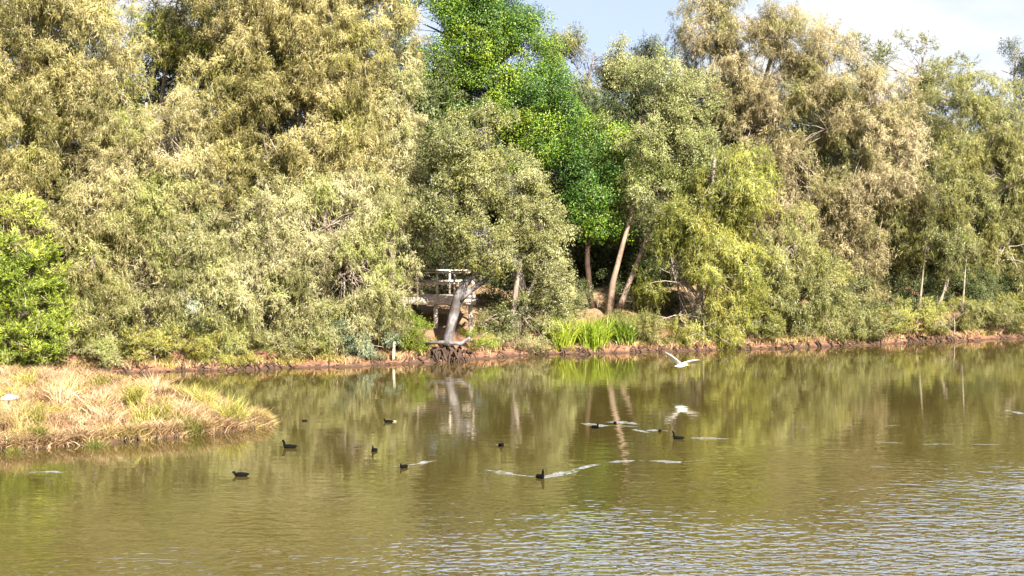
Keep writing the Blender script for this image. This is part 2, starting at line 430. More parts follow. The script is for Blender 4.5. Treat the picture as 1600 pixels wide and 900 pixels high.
fm, n, l, out = new_mat('wake water painted sheen')
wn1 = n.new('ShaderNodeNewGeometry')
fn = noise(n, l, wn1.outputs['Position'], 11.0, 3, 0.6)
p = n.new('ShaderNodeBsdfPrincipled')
l.new(mixc(n, l, ramp(n, l, fn, 0.40, 0.62), (0.08, 0.065, 0.02), (0.13, 0.135, 0.14)), p.inputs['Base Color'])  # paler blotches painted in, standing for sky reflected on the crests
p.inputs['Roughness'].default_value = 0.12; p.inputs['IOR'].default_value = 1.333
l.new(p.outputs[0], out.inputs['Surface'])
WV = [np.array([(-900, -300, 0), (900, -300, 0), (900, 1500, 0), (-900, 1500, 0)], float)]
WF = [np.array([[0, 1, 2, 3]])]; wcount = 4
rng = np.random.default_rng(5)
def wake(pix, w0, w1_, amp_, crests=1.5):
    """raised ripple crests along a pixel path on the water"""
    global wcount
    P = np.array([on(a, b)[:2] for a, b in pix])
    seg = np.r_[0, np.cumsum(np.hypot(*np.diff(P, axis=0).T))]
    L = seg[-1]; m = max(12, int(L / 0.05))
    t = np.linspace(0, L, m)
    X = np.interp(t, seg, P[:, 0]); Y = np.interp(t, seg, P[:, 1])
    dx, dy = np.gradient(X), np.gradient(Y)
    ln = np.hypot(dx, dy); nxx, nyy = -dy / ln, dx / ln
    W = np.linspace(w0, w1_, m)
    q = 17; s = np.linspace(-1, 1, q)
    env = (1 - s ** 2)
    fade = np.clip(np.minimum(t / 0.15, (L - t) / (0.35 * L + 0.01)), 0, 1)
    wv = 0.6 + 0.4 * np.sin(t * 5.3 + rng.random() * 6) + 0.35 * rng.standard_normal(m)
    wv = np.convolve(wv, np.ones(3) / 3, 'same')
    Z = amp_ * fade[:, None] * np.clip(wv, 0.1, 1.5)[:, None] * env[None, :] * (0.65 + 0.5 * np.cos(s * math.pi * crests)[None, :]) - 0.003
    jx = 0.015 * rng.standard_normal(m)
    XX = X[:, None] + nxx[:, None] * s[None, :] * W[:, None] * 0.5 + jx[:, None]
    YY = Y[:, None] + nyy[:, None] * s[None, :] * W[:, None] * 0.5 + jx[:, None]
    V = np.stack([XX.ravel(), YY.ravel(), Z.ravel()], 1)
    ii = np.arange(m * q).reshape(m, q)
    f = np.stack([ii[:-1, :-1].ravel(), ii[1:, :-1].ravel(), ii[1:, 1:].ravel(), ii[:-1, 1:].ravel()], 1) + wcount
    e1 = V[ii[1, 0]] - V[ii[0, 0]]; e2 = V[ii[0, 1]] - V[ii[0, 0]]
    if np.cross(e1, e2)[2] < 0: f = f[:, ::-1]
    WV.append(V); WF.append(f); wcount += len(V)
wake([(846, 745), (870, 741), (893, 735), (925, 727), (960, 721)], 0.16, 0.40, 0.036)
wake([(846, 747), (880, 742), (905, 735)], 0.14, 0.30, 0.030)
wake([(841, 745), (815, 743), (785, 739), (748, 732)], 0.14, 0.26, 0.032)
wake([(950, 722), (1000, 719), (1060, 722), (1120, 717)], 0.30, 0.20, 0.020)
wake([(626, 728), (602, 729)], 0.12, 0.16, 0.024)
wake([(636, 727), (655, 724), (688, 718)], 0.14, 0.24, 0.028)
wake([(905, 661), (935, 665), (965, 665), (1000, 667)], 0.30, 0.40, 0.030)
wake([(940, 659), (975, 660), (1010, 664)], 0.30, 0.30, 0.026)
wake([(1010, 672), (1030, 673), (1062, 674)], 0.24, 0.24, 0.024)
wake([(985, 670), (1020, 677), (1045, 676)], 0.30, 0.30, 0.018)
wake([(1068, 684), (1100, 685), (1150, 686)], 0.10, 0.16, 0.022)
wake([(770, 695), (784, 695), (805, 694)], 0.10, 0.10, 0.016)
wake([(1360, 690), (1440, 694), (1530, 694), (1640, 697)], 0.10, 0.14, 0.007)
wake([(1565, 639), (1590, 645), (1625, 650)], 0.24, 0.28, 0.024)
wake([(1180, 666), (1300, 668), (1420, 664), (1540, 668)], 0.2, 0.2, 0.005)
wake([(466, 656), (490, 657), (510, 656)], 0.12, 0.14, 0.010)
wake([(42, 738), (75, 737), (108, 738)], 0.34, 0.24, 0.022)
WVc = np.concatenate(WV)
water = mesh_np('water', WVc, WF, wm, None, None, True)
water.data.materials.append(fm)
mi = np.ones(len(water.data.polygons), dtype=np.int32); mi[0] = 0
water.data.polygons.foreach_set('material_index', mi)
tag(water, kind='structure')

# ---------------------------------------------------------------- leaf clump templates
def tri_leaves(base, dirs, side, L, W):
    """leaf quads: base, widening to the middle, tip"""
    n = len(base)
    mid = base + dirs * (L * 0.45)[:, None]
    tip = base + dirs * L[:, None] + np.array([0, 0, -1]) * (L * 0.18)[:, None]
    w = side * (W * 0.5)[:, None]
    V = np.stack([base, mid + w, tip, mid - w], 1).reshape(-1, 3)
    return V
def unit(v): return v / (np.linalg.norm(v, axis=-1, keepdims=True) + 1e-9)
def template(kind, seed, N):
    r = np.random.default_rng(seed)
    if kind == 'needle':         # weeping sprays hanging from arching twigs
        nt = 12
        td = unit(r.normal(size=(nt, 3)) * [1, 1, 0.55] + [0, 0, 0.25])
        k = r.integers(0, nt, N); t = r.random(N) ** 0.7
        base = td[k] * (t * 0.95)[:, None] - np.array([0, 0, 0.35]) * (t ** 2)[:, None] + r.normal(size=(N, 3)) * 0.07
        d = unit(td[k] * 0.6 + [0, 0, -0.25] + r.normal(size=(N, 3)) * 0.65)
        L = 0.16 + 0.18 * r.random(N); W = 0.024 + 0.020 * r.random(N)
    elif kind == 'broad':        # rounded puffs of broad leaves
        base = unit(r.normal(size=(N, 3))) * (0.30 + 0.62 * r.random(N) ** 0.5)[:, None]
        d = unit(base * 1.0 + r.normal(size=(N, 3)) * 0.9 + [0, 0, 0.1])
        L = 0.12 + 0.07 * r.random(N); W = 0.085 + 0.03 * r.random(N)
    elif kind == 'gum':          # small leaves hanging every way
        nt = 9
        td = unit(r.normal(size=(nt, 3)) * [1, 1, 0.9] + [0, 0, 0.35])
        k = r.integers(0, nt, N); t = r.random(N) ** 0.6
        base = td[k] * (t * 0.95)[:, None] + r.normal(size=(N, 3)) * 0.13
        d = unit(r.normal(size=(N, 3)) + [0, 0, -0.35] + td[k] * 0.5)
        L = 0.13 + 0.09 * r.random(N); W = 0.050 + 0.025 * r.random(N)
    elif kind == 'feather':      # upright feathery plumes
        nt = 9
        td = unit(r.normal(size=(nt, 3)) * [0.8, 0.8, 0.4] + [0, 0, 0.7])
        k = r.integers(0, nt, N); t = r.random(N) ** 0.8
        base = td[k] * (t * 0.95)[:, None] + r.normal(size=(N, 3)) * 0.06
        d = unit(td[k] + r.normal(size=(N, 3)) * 0.45 + [0, 0, 0.2])
        L = 0.20 + 0.18 * r.random(N); W = 0.042 + 0.02 * r.random(N)
    side = unit(np.cross(d, r.normal(size=(N, 3))))
    return tri_leaves(base, d, side, L, W), np.repeat(r.random(N), 4)
TN = {'needle': 350, 'broad': 270, 'gum': 240, 'feather': 190}
TEMPL = {k: [template(k, 100 + i, TN[k]) for i in range(9)] for k in TN}

def leaf_cloud(centers, radii, kind, rg, tint_r, outd):
    """one mesh of leaf clumps: arrays V, F, tint"""
    Vs, Ts, Ps = [], [], []
    n = len(centers)
    for i in range(n):
        tv, tb = TEMPL[kind][rg.integers(0, 9)]
        a = rg.random() * 2 * math.pi
        cs, sn = math.cos(a), math.sin(a)
        s = radii[i]
        v = np.empty_like(tv)
        v[:, 0] = (tv[:, 0] * cs - tv[:, 1] * sn) * s
        v[:, 1] = (tv[:, 0] * sn + tv[:, 1] * cs) * s
        v[:, 2] = tv[:, 2] * s * (1.35 if kind == 'needle' else 1.0)
        Vs.append(v + centers[i])
        Ps.append(unit(unit(v + 1e-6) + outd[i] * 0.9 + [0, 0, 0.15]))
        t = np.empty((len(tv), 4)); t[:, 0] = np.clip(tint_r[i] + (tb - 0.5) * 0.8, 0, 1); t[:, 1] = np.clip(rg.normal(0.5, 0.15) + (tb[::-1] - 0.5) * 0.8, 0, 1)
        t[:, 2] = tb; t[:, 3] = 1
        Ts.append(t)
    V = np.concatenate(Vs); T = np.concatenate(Ts)
    F = np.arange(len(V)).reshape(-1, 4)
    return V, F, T, np.concatenate(Ps)

LOBE = 1.22
def pn(p, s, ph):
    x, y, z = p[:, 0] * s + ph, p[:, 1] * s + ph * 1.7, p[:, 2] * s + ph * 0.6
    return (np.sin(x * 1.3 + np.sin(y * 0.9)) * np.sin(y * 1.1 + z * 0.4) + np.sin(z * 1.4 + np.sin(x * 0.8)) * np.sin(x * 0.9 - z * 0.7)) * 0.7

def bez(a, b, sag, rg, k=5, wig=0.06):
    a, b = np.array(a, float), np.array(b, float)
    L = np.linalg.norm(b - a)
    pts = []
    o1 = rg.normal(size=3) * wig * L
    for i in range(k + 1):
        t = i / k
        p = a * (1 - t) + b * t + o1 * math.sin(t * math.pi) + np.array([0, 0, sag * L]) * math.sin(t * math.pi)
        if 0 < i < k: p = p + rg.normal(size=3) * wig * 0.3 * L
        pts.append(p)
    return pts

def tree(name, label, cat, base, off, lobes, kind, mat, bark='bark_grey', group=None, seed=1, dens=6.0, rc=0.46,
         gap=-0.38, trunk_r=0.16, trunks=None, limb_r=None, twigs=26, hue=0.5, flat=0.85, back=0.45, gap2=-0.42, shell=0.45):
    """base = pixel x of the foot, off = metres behind the waterline;
    lobes (px, py, rx, ry[, dd]) are crown masses measured in photo pixels at the tree's own distance"""
    rg = np.random.default_rng(seed)
    Y = float(shore(at(base, 560, 65)[0] * 1.0)) + off
    x0 = at(base, 400, Y)[0]
    Y = float(shore(x0)) + off
    x0 = at(base, 400, Y)[0]
    z0 = gz(x0, Y)
    foot = np.array([x0, Y, z0])
    root = empty(name, foot)
    tag(root, label, cat, group)
    s = scale_at(Y)
    C, Rr, Th, OD = [], [], [], []
    wood = MB()
    L3 = []
    for lb in lobes:
        px, py, rx, ry = lb[:4]; dd = lb[4] if len(lb) > 4 else 0.0
        c = at(px, py, Y + dd)
        ax, az = rx / s * LOBE, ry / s * LOBE
        ay = (ax * az) ** 0.5 * flat
        L3.append((c, ax, ay, az))
    for (c, ax, ay, az) in L3:
        area = math.pi * ax * az
        N = int(area * dens * 2.5) + 6
        u = unit(rg.normal(size=(N, 3)))
        keep = (u[:, 1] < 0.15) | (rg.random(N) < back)
        u = u[keep]
        r = shell + (1.0 - shell) * rg.random(len(u)) ** 0.6 + rg.normal(size=len(u)) * 0.04
        p = c + u * r[:, None] * np.array([ax, ay, az])
        g = pn(p, 1.15, seed * 1.37)
        p = p[(g > gap + 0.02) & (pn(p, 2.7, seed * 0.77 + 3) > gap2)]
        # stay above the soil
        p = p[p[:, 2] > height(p[:, 0], p[:, 1]) + 0.12]
        p = p[p[:, 2] > 0.16]
        OD.append(unit((p - c) / np.array([ax, ay, az])))
        C.append(p); Rr.append(rc * (0.65 + 0.7 * rg.random(len(p))))
    C = np.concatenate(C); Rr = np.concatenate(Rr)
    th = np.clip(hue + 0.36 * pn(C, 0.8, seed * 2.1 + 5) + rg.normal(size=len(C)) * 0.16, 0, 1)
    V, F, T, PF = leaf_cloud(C, Rr, kind, rg, th, np.concatenate(OD))
    # ---- wood
    topz = max(c[2] + az * 0.3 for c, ax, ay, az in L3)
    if trunks is None:
        main = max(L3, key=lambda q: q[2] * q[1])
        tgt = np.array([np.mean([q[0][0] for q in L3]), Y, topz])
        paths = [bez(foot - [0, 0, 0.2], tgt, 0.0, rg, 8, 0.03)]
    else:
        paths = []
        for tp in trunks:
            pts = []
            for i, q in enumerate(tp):
                pp = at(q[0], q[1], Y + (q[2] if len(q) > 2 else 0))
                if i == 0 and q[1] >= 490: pp[2] = gz(pp[0], pp[1]) - 0.15
                pts.append(pp)
            paths.append(pts)
    for pts in paths:
        k = len(pts)
        tr = trunk_r if (limb_r is None or pts is paths[0]) else limb_r
        fl = [tr * (1.25 if i == 0 else 1.0) * (1 - 0.72 * i / (k - 1)) for i in range(k)]
        wood.tube(pts, fl, 9, (0.5, 0.5, 0.5, 1), 0.30 if trunks else 0.18)
    allp = np.concatenate([np.array(q) for q in paths])
    allr = np.concatenate([[trunk_r * (1 - 0.72 * i / (len(q) - 1)) for i in range(len(q))] for q in paths])
    for (c, ax, ay, az) in L3:
        cand = allp[allp[:, 2] < c[2] + 0.1]
        if len(cand) == 0: cand = allp
        j = np.argmin(np.linalg.norm(cand - c, axis=1) + 0.2 * rg.random(len(cand)))
        st = cand[j]; rr = allr[np.argmin(np.linalg.norm(allp - st, axis=1))] * 0.62
        cc = c + np.array([0, 0, az * 0.25])
        lim = bez(st, cc, 0.04, rg, 5, 0.06)
        wood.tube(lim, [rr * (1 - 0.55 * i / 5) for i in range(6)], 6, None, 0.15)
        near = C[np.linalg.norm((C - c) / np.array([ax, ay, az]), axis=1) < 1.15]
        if len(near) and twigs:
            for q in near[rg.integers(0, len(near), twigs)]:
                s0 = lim[rg.integers(2, 6)]
                tw = bez(s0, q + rg.normal(size=3) * 0.15, 0.06, rg, 4, 0.07)
                wood.tube(tw, [rr * 0.33, rr * 0.26, rr * 0.2, 0.014, 0.008], 4)
    wood.build('trunk', M[bark], root, foot, True)
    mesh_np('crown', V, F, M[mat], root, T, False, foot, PF)
    return root

GS = 'she-oaks lining the far bank'
# ---------------------------------------------------------------- the trees, left to right
tree('she_oak', 'tall golden tan she-oak standing behind the lime green bush, its top out of sight', 'tree', 30, 4.5,
     [(-70, 80, 120, 150), (30, 20, 110, 120), (110, 60, 95, 110), (60, 200, 120, 120), (130, 170, 70, 90), (-60, 280, 120, 150), (60, 330, 100, 90)],
     'needle', 'gold', group=GS, seed=11, trunk_r=0.22)
tree('she_oak', 'lower shaggy tan she-oak right behind the lime green bush', 'tree', 135, 1.8,
     [(130, 400, 75, 95), (105, 480, 65, 70), (160, 500, 70, 60), (160, 330, 65, 60)],
     'needle', 'tan', group=GS, seed=12, hue=0.45)
tree('she_oak', 'domed tan she-oak in front of the see-through olive tree near the upper left', 'tree', 225, 3.0,
     [(205, 205, 75, 85, -0.5), (245, 190, 60, 80), (205, 300, 80, 80, -0.5), (270, 290, 60, 80), (215, 390, 75, 70)],
     'needle', 'tan', group=GS, seed=13, hue=0.62)
tree('she_oak', 'thin olive she-oak with blue sky showing through its upper branches', 'tree', 255, 8.0,
     [(230, 10, 60, 70), (300, 20, 65, 75), (250, 100, 75, 60), (320, 130, 55, 80), (310, 230, 60, 80)],
     'needle', 'ylgreen', group=GS, seed=14, dens=2.6, gap=-0.1, back=0.2, twigs=40)
tree('she_oak', 'biggest golden brown she-oak rising beside the large bright green tree', 'tree', 450, 4.5,
     [(390, -40, 100, 110), (500, -30, 110, 120), (420, 80, 95, 90), (540, 80, 95, 110), (360, 170, 75, 80), (470, 190, 105, 90), (570, 200, 70, 90), (400, 280, 85, 85), (520, 290, 95, 80)],
     'needle', 'gold', group=GS, seed=15, gap=-0.55, trunk_r=0.26, hue=0.5)
tree('she_oak', 'pale weeping she-oak brushing the bank right of the shaggy tan one', 'tree', 285, 1.6,
     [(285, 400, 75, 85), (235, 450, 60, 70), (330, 470, 70, 75), (270, 520, 80, 45), (350, 530, 55, 40)],
     'needle', 'pale', group=GS, seed=16, hue=0.5)
tree('she_oak', 'olive green slender she-oak in the dark gap between two pale weeping she-oaks', 'tree', 385, 3.2,
     [(370, 360, 45, 70), (395, 440, 50, 75), (375, 510, 60, 50)],
     'needle', 'olive', group=GS, seed=17, dens=4.5, gap=-0.25)
tree('she_oak', 'broad pale weeping she-oak hanging to the water left of the timber deck', 'tree', 500, 1.8,
     [(455, 350, 75, 75), (520, 400, 85, 85), (440, 440, 65, 80), (575, 430, 65, 85), (470, 520, 80, 45), (545, 500, 60, 50), (560, 345, 70, 60)],
     'needle', 'pale', group=GS, seed=18, hue=0.62, twigs=40)
tree('she_oak', 'slender pale green she-oak between the biggest golden one and the bright green tree', 'tree', 612, 3.4,
     [(625, 150, 35, 65), (605, 240, 48, 90), (625, 330, 42, 80), (600, 400, 45, 60)],
     'needle', 'pale', group=GS, seed=19, hue=0.55)

tree('broadleaf_tree', 'large bright green broadleaf tree with rounded leafy lobes at top centre', 'tree', 815, 8.5,
     [(680, 20, 52, 50), (745, -20, 65, 55), (655, 120, 34, 50, -.5), (700, 95, 50, 55), (760, 60, 62, 62), (815, 75, 48, 50), (745, 150, 52, 45), (815, 160, 55, 52, -.6),
      (868, 145, 34, 48), (700, 180, 45, 40), (845, 215, 48, 42), (790, 230, 52, 45), (850, 270, 42, 40), (660, 210, 28, 32), (690, 230, 50, 45), (875, 195, 30, 46), (640, 40, 24, 44, -.6), (780, 20, 50, 50)],
     'broad', 'fig', 'bark_dark', seed=31, dens=7.5, rc=0.42, gap=-0.42, gap2=-0.30, trunk_r=0.22, hue=0.42, twigs=6, flat=0.9)
tree('broadleaf_tree', 'smaller bright green broadleaf tree below and right of the large one', 'tree', 925, 5.2,
     [(930, 235, 46, 42), (962, 268, 28, 40), (898, 275, 40, 42), (930, 310, 42, 42), (885, 340, 40, 36), (935, 355, 40, 26), (870, 300, 30, 40)],
     'broad', 'fig', 'root', seed=32, dens=6.5, rc=0.40, gap=-0.42, gap2=-0.30, trunk_r=0.12, hue=0.58, twigs=6, flat=0.9)

tree('paperbark_tree', 'grey green paperbark with a dark forked trunk leaning right over the water beside the deck', 'tree', 702, 1.4,
     [(700, 225, 52, 50), (670, 290, 42, 55), (735, 280, 52, 60), (700, 345, 52, 50), (748, 372, 36, 32, -0.5), (765, 215, 38, 45), (785, 405, 26, 22, -0.7), (735, 402, 20, 14, -0.5)],
     'gum', 'grey', 'bark_dark', seed=33, dens=7.0, rc=0.42, limb_r=0.12, trunk_r=0.21, hue=0.62,
     trunks=[[(700, 552), (700, 525), (707, 495), (716, 465), (728, 440), (748, 420), (760, 385), (752, 320), (742, 250)],
             [(718, 468), (734, 455), (758, 438), (782, 416), (798, 390)]])
tree('paperbark_tree', 'bushy grey green paperbark with leaves down to the bank right of the leaning one', 'tree', 815, 1.9,
     [(800, 290, 45, 45), (830, 340, 52, 52), (785, 350, 40, 50), (858, 400, 45, 55), (805, 440, 52, 50, 0.8), (862, 460, 36, 50), (772, 392, 34, 34, -0.7), (820, 500, 60, 40), (770, 520, 38, 28)],
     'gum', 'grey', 'bark_pale', seed=34, dens=6.5, rc=0.40, trunk_r=0.14, hue=0.6,
     trunks=[[(800, 545), (802, 500), (806, 450), (815, 400), (825, 330)], [(806, 545), (815, 480), (840, 430), (858, 390)]])
tree('gum_tree', 'hazy grey green gum behind the right side of the large bright green tree', 'tree', 915, 14.0,
     [(885, 95, 38, 36), (930, 100, 42, 38), (900, 160, 42, 40), (945, 170, 42, 42), (985, 135, 34, 40)],
     'gum', 'grey', 'bark_dark', seed=35, dens=9, rc=0.5, hue=0.5)
tree('gum_tree', 'soft green gum with pinkish leaning trunks in the middle of the far bank', 'tree', 960, 4.2,
     [(1030, 140, 55, 42), (1075, 175, 45, 55), (1000, 200, 45, 60), (1045, 235, 55, 52), (1090, 265, 42, 50), (1020, 295, 50, 45), (1070, 330, 48, 45)],
     'gum', 'euc', 'bark_pink', seed=36, dens=6.5, rc=0.44, trunk_r=0.125, hue=0.66,
     trunks=[[(950, 500), (958, 440), (972, 385), (988, 330), (1005, 270), (1030, 200)],
             [(962, 500), (980, 450), (998, 405), (1020, 350), (1060, 290)]])
tree('she_oak', 'yellow green weeping she-oak leaning out low in front of the tall brown one', 'tree', 1090, 1.6,
     [(1085, 370, 52, 60), (1140, 310, 50, 55), (1180, 300, 30, 42), (1050, 440, 50, 70), (1120, 430, 62, 80), (1060, 505, 55, 40), (1135, 505, 50, 42), (1160, 260, 30, 40)],
     'needle', 'ylgreen', group=GS, seed=37, hue=0.5)
tree('she_oak', 'tallest brown she-oak on the right side with its ragged top against the clouds', 'tree', 1205, 6.5,
     [(1100, 45, 45, 45), (1165, 40, 55, 45), (1230, 70, 60, 50), (1290, 105, 50, 55), (1125, 115, 60, 55), (1200, 140, 72, 60), (1280, 180, 60, 60), (1170, 215, 62, 60), (1245, 250, 70, 65), (1220, 340, 60, 70), (1290, 320, 50, 70)],
     'needle', 'brown', group=GS, seed=38, trunk_r=0.2, gap=-0.55, dens=5.2, twigs=34)
tree('she_oak', 'brownish she-oak with pale bare twigs right of the tallest brown one', 'tree', 1375, 4.0,
     [(1380, 160, 50, 48), (1365, 235, 65, 60), (1400, 290, 50, 62), (1340, 330, 50, 70), (1385, 390, 55, 62), (1330, 440, 55, 60), (1370, 490, 55, 36), (1330, 210, 45, 60, 1), (1310, 400, 40, 60)],
     'needle', 'brown', group=GS, seed=39, hue=0.62, twigs=46, gap=-0.5)
tree('she_oak', 'low olive she-oak below the tallest brown one with its sprays over the red bank', 'tree', 1235, 1.8,
     [(1235, 400, 52, 62), (1210, 470, 42, 60), (1270, 470, 55, 58), (1245, 515, 70, 28)],
     'needle', 'olive', group=GS, seed=40, hue=0.7)
tree('she_oak', 'dark green she-oak with spiky tips showing above the brownish one', 'tree', 1420, 10.0,
     [(1355, 95, 34, 40), (1425, 110, 48, 45), (1480, 150, 50, 50), (1440, 190, 52, 60), (1500, 230, 45, 60)],
     'feather', 'olive', group=GS, seed=41, hue=0.4, gap=-0.25, dens=5.0)
tree('she_oak', 'grey green she-oak at the right edge of the photo', 'tree', 1550, 4.5,
     [(1510, 165, 50, 50), (1570, 200, 60, 60), (1500, 250, 45, 60), (1590, 290, 62, 62), (1520, 340, 42, 60), (1570, 400, 55, 62), (1600, 470, 60, 52), (1540, 480, 45, 40), (1490, 460, 40, 50, 1.5), (1440, 470, 40, 50, 2.0), (1440, 400, 40, 50, 2.0)],
     'needle', 'olive', group=GS, seed=42, hue=0.8, gap=-0.5)
tree('she_oak', 'thin she-oak with bare leaning trunks near the right edge', 'tree', 1465, 1.9,
     [(1470, 300, 36, 45), (1455, 370, 38, 36), (1500, 400, 30, 36)],
     'needle', 'olive', 'bark_pale', group=GS, seed=43, hue=0.6, dens=4, trunk_r=0.055, twigs=40,
     trunks=[[(1430, 530), (1438, 470), (1445, 400), (1450, 340)], [(1440, 528), (1460, 490), (1480, 445), (1493, 380), (1500, 330)],
             [(1448, 528), (1468, 485), (1478, 440), (1480, 370)], [(1500, 527), (1505, 470), (1510, 400)]])
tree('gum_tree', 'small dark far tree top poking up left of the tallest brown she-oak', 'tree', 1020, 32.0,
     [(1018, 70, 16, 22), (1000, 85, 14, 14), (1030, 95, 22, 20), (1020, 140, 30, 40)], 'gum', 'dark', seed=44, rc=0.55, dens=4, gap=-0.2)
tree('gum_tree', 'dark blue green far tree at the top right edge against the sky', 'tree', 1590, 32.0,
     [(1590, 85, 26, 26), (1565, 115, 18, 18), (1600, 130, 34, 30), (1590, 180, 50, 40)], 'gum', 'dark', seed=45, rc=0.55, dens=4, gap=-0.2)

# trees beyond, closing the view between the front ones
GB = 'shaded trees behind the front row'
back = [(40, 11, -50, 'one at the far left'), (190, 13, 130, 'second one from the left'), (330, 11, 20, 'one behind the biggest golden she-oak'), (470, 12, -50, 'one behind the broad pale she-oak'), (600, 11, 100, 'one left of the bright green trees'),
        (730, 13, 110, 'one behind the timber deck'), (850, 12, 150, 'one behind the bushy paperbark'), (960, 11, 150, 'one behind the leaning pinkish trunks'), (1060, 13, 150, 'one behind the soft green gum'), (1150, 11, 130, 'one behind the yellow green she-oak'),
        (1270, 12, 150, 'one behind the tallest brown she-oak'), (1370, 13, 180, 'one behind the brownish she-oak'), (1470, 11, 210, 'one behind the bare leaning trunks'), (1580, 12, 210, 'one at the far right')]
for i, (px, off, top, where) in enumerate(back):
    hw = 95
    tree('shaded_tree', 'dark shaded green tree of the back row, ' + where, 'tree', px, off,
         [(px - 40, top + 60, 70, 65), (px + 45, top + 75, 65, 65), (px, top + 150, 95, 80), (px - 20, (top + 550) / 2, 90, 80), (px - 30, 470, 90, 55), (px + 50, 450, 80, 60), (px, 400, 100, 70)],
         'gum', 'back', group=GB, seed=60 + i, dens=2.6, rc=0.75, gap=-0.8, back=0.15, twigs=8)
# outside the frame, for the reflections and the shade
tree('she_oak', 'tan she-oak beyond the left edge of the view', 'tree', -230, 3.0,
     [(-230, 100, 130, 150), (-200, 300, 120, 150), (-250, 430, 130, 120)], 'needle', 'tan', group=GS, seed=71, dens=4)
tree('she_oak', 'olive she-oak beyond the right edge of the view', 'tree', 1780, 4.0,
     [(1720, 260, 90, 110), (1800, 220, 100, 110), (1760, 420, 120, 100)], 'needle', 'olive', group=GS, seed=72, dens=4)

# ---------------------------------------------------------------- bushes and undergrowth along the bank
tree('bush', 'bright lime green feathery bush at the left edge above the grassy spit', 'bush', 10, 0.6,
     [(-20, 390, 62, 70), (30, 375, 36, 55), (50, 440, 40, 55), (-10, 470, 75, 70), (70, 500, 36, 52), (20, 535, 80, 42)],
     'feather', 'lime', seed=81, dens=9, rc=0.40, gap=-0.7, hue=0.5, trunk_r=0.08, twigs=10)
tree('bush', 'grey green soft bush at the foot of the lime green bush', 'bush', 60, 0.3,
     [(20, 545, 70, 30), (80, 535, 36, 30)], 'feather', 'pale', seed=82, dens=8, rc=0.34, hue=0.4, trunk_r=0.05, twigs=8)
SHB = 'small shrubs along the bank'
tree('shrub', 'pale grey green small shrub right of the lime green bush', 'shrub', 160, 0.4, [(160, 550, 22, 22), (172, 562, 16, 12)],
     'gum', 'pale', group=SHB, seed=83, dens=14, rc=0.24, hue=0.8, trunk_r=0.03, twigs=5)
tree('sapling', 'whitish green sapling glowing among the pale weeping she-oaks', 'sapling', 303, 0.9, [(303, 455, 17, 26), (306, 485, 14, 18)],
     'gum', 'whitish', seed=84, dens=12, rc=0.26, hue=0.5, trunk_r=0.03, twigs=6)
tree('shrub', 'blue grey leafy shrub beside the pale stake', 'shrub', 560, 0.9, [(545, 525, 30, 26), (582, 535, 30, 24), (560, 548, 34, 16)],
     'gum', 'bluegrey', group=SHB, seed=85, dens=12, rc=0.28, hue=0.6, trunk_r=0.04, twigs=8)
tree('shrub', 'fresh green shrub under the timber deck', 'shrub', 645, 1.1, [(632, 515, 30, 22), (655, 525, 24, 20), (640, 535, 36, 16)],
     'gum', 'lime', group=SHB, seed=86, dens=11, rc=0.26, hue=0.25, trunk_r=0.03, twigs=6)
tree('shrub', 'little green shrub between the leaning trunk and the bushy paperbark', 'shrub', 750, 0.9, [(745, 525, 16, 18), (765, 540, 18, 12)],
     'gum', 'lime', group=SHB, seed=87, dens=12, rc=0.24, hue=0.3, trunk_r=0.03, twigs=5)
tree('shrub', 'grey green shrub spreading over the bank right of the leaning trunk', 'shrub', 800, 0.5, [(790, 540, 28, 14), (825, 536, 30, 16)],
     'gum', 'grey', group=SHB, seed=88, dens=11, rc=0.26, hue=0.6, trunk_r=0.03, twigs=5)
und = [(455, 0.7, 'olive', 'olive shrub under the broad pale weeping she-oak'), (1010, 0.9, 'olive', 'olive shrub at the foot of the yellow green she-oak'),
       (1170, 0.7, 'ylgreen', 'yellow green shrub under the tallest brown she-oak'), (1310, 0.7, 'olive', 'dull green shrub below the brownish she-oak'),
       (1410, 0.8, 'ylgreen', 'yellow green shrub left of the bare leaning trunks'), (1545, 0.8, 'olive', 'olive green shrub at the right edge'),
       (240, 0.5, 'ylgreen', 'yellow green shrub under the pale weeping she-oak'), (345, 0.6, 'ylgreen', 'bright yellow green shrub left of the slender olive she-oak'), (1595, 0.7, 'ylgreen', 'yellow green shrub in the right corner of the bank'),
       (925, 2.2, 'olive', 'olive shrub behind the wide middle reed clump'), (1435, 0.35, 'olive', 'olive shrub at the foot of the leftmost bare leaning trunk'), (1490, 0.6, 'ylgreen', 'yellow green shrub among the bare leaning trunks'), (1360, 0.5, 'olive', 'olive shrub right of the dull green one'), (1100, 0.4, 'ylgreen', 'yellow green shrub at the waterline under the yellow green she-oak')]
for i, (px, off, mt, lab) in enumerate(und):
    yb = float(np.interp(px, [a for a, b in SH], [b for a, b in SH]))
    tree('shrub', lab, 'shrub', px, off, [(px - 22, yb - 34, 30, 22), (px + 20, yb - 38, 28, 26), (px, yb - 20, 40, 14)],
         'needle' if i % 2 else 'feather', mt, group=SHB, seed=90 + i, dens=9, rc=0.30, hue=0.5, trunk_r=0.03, twigs=6)

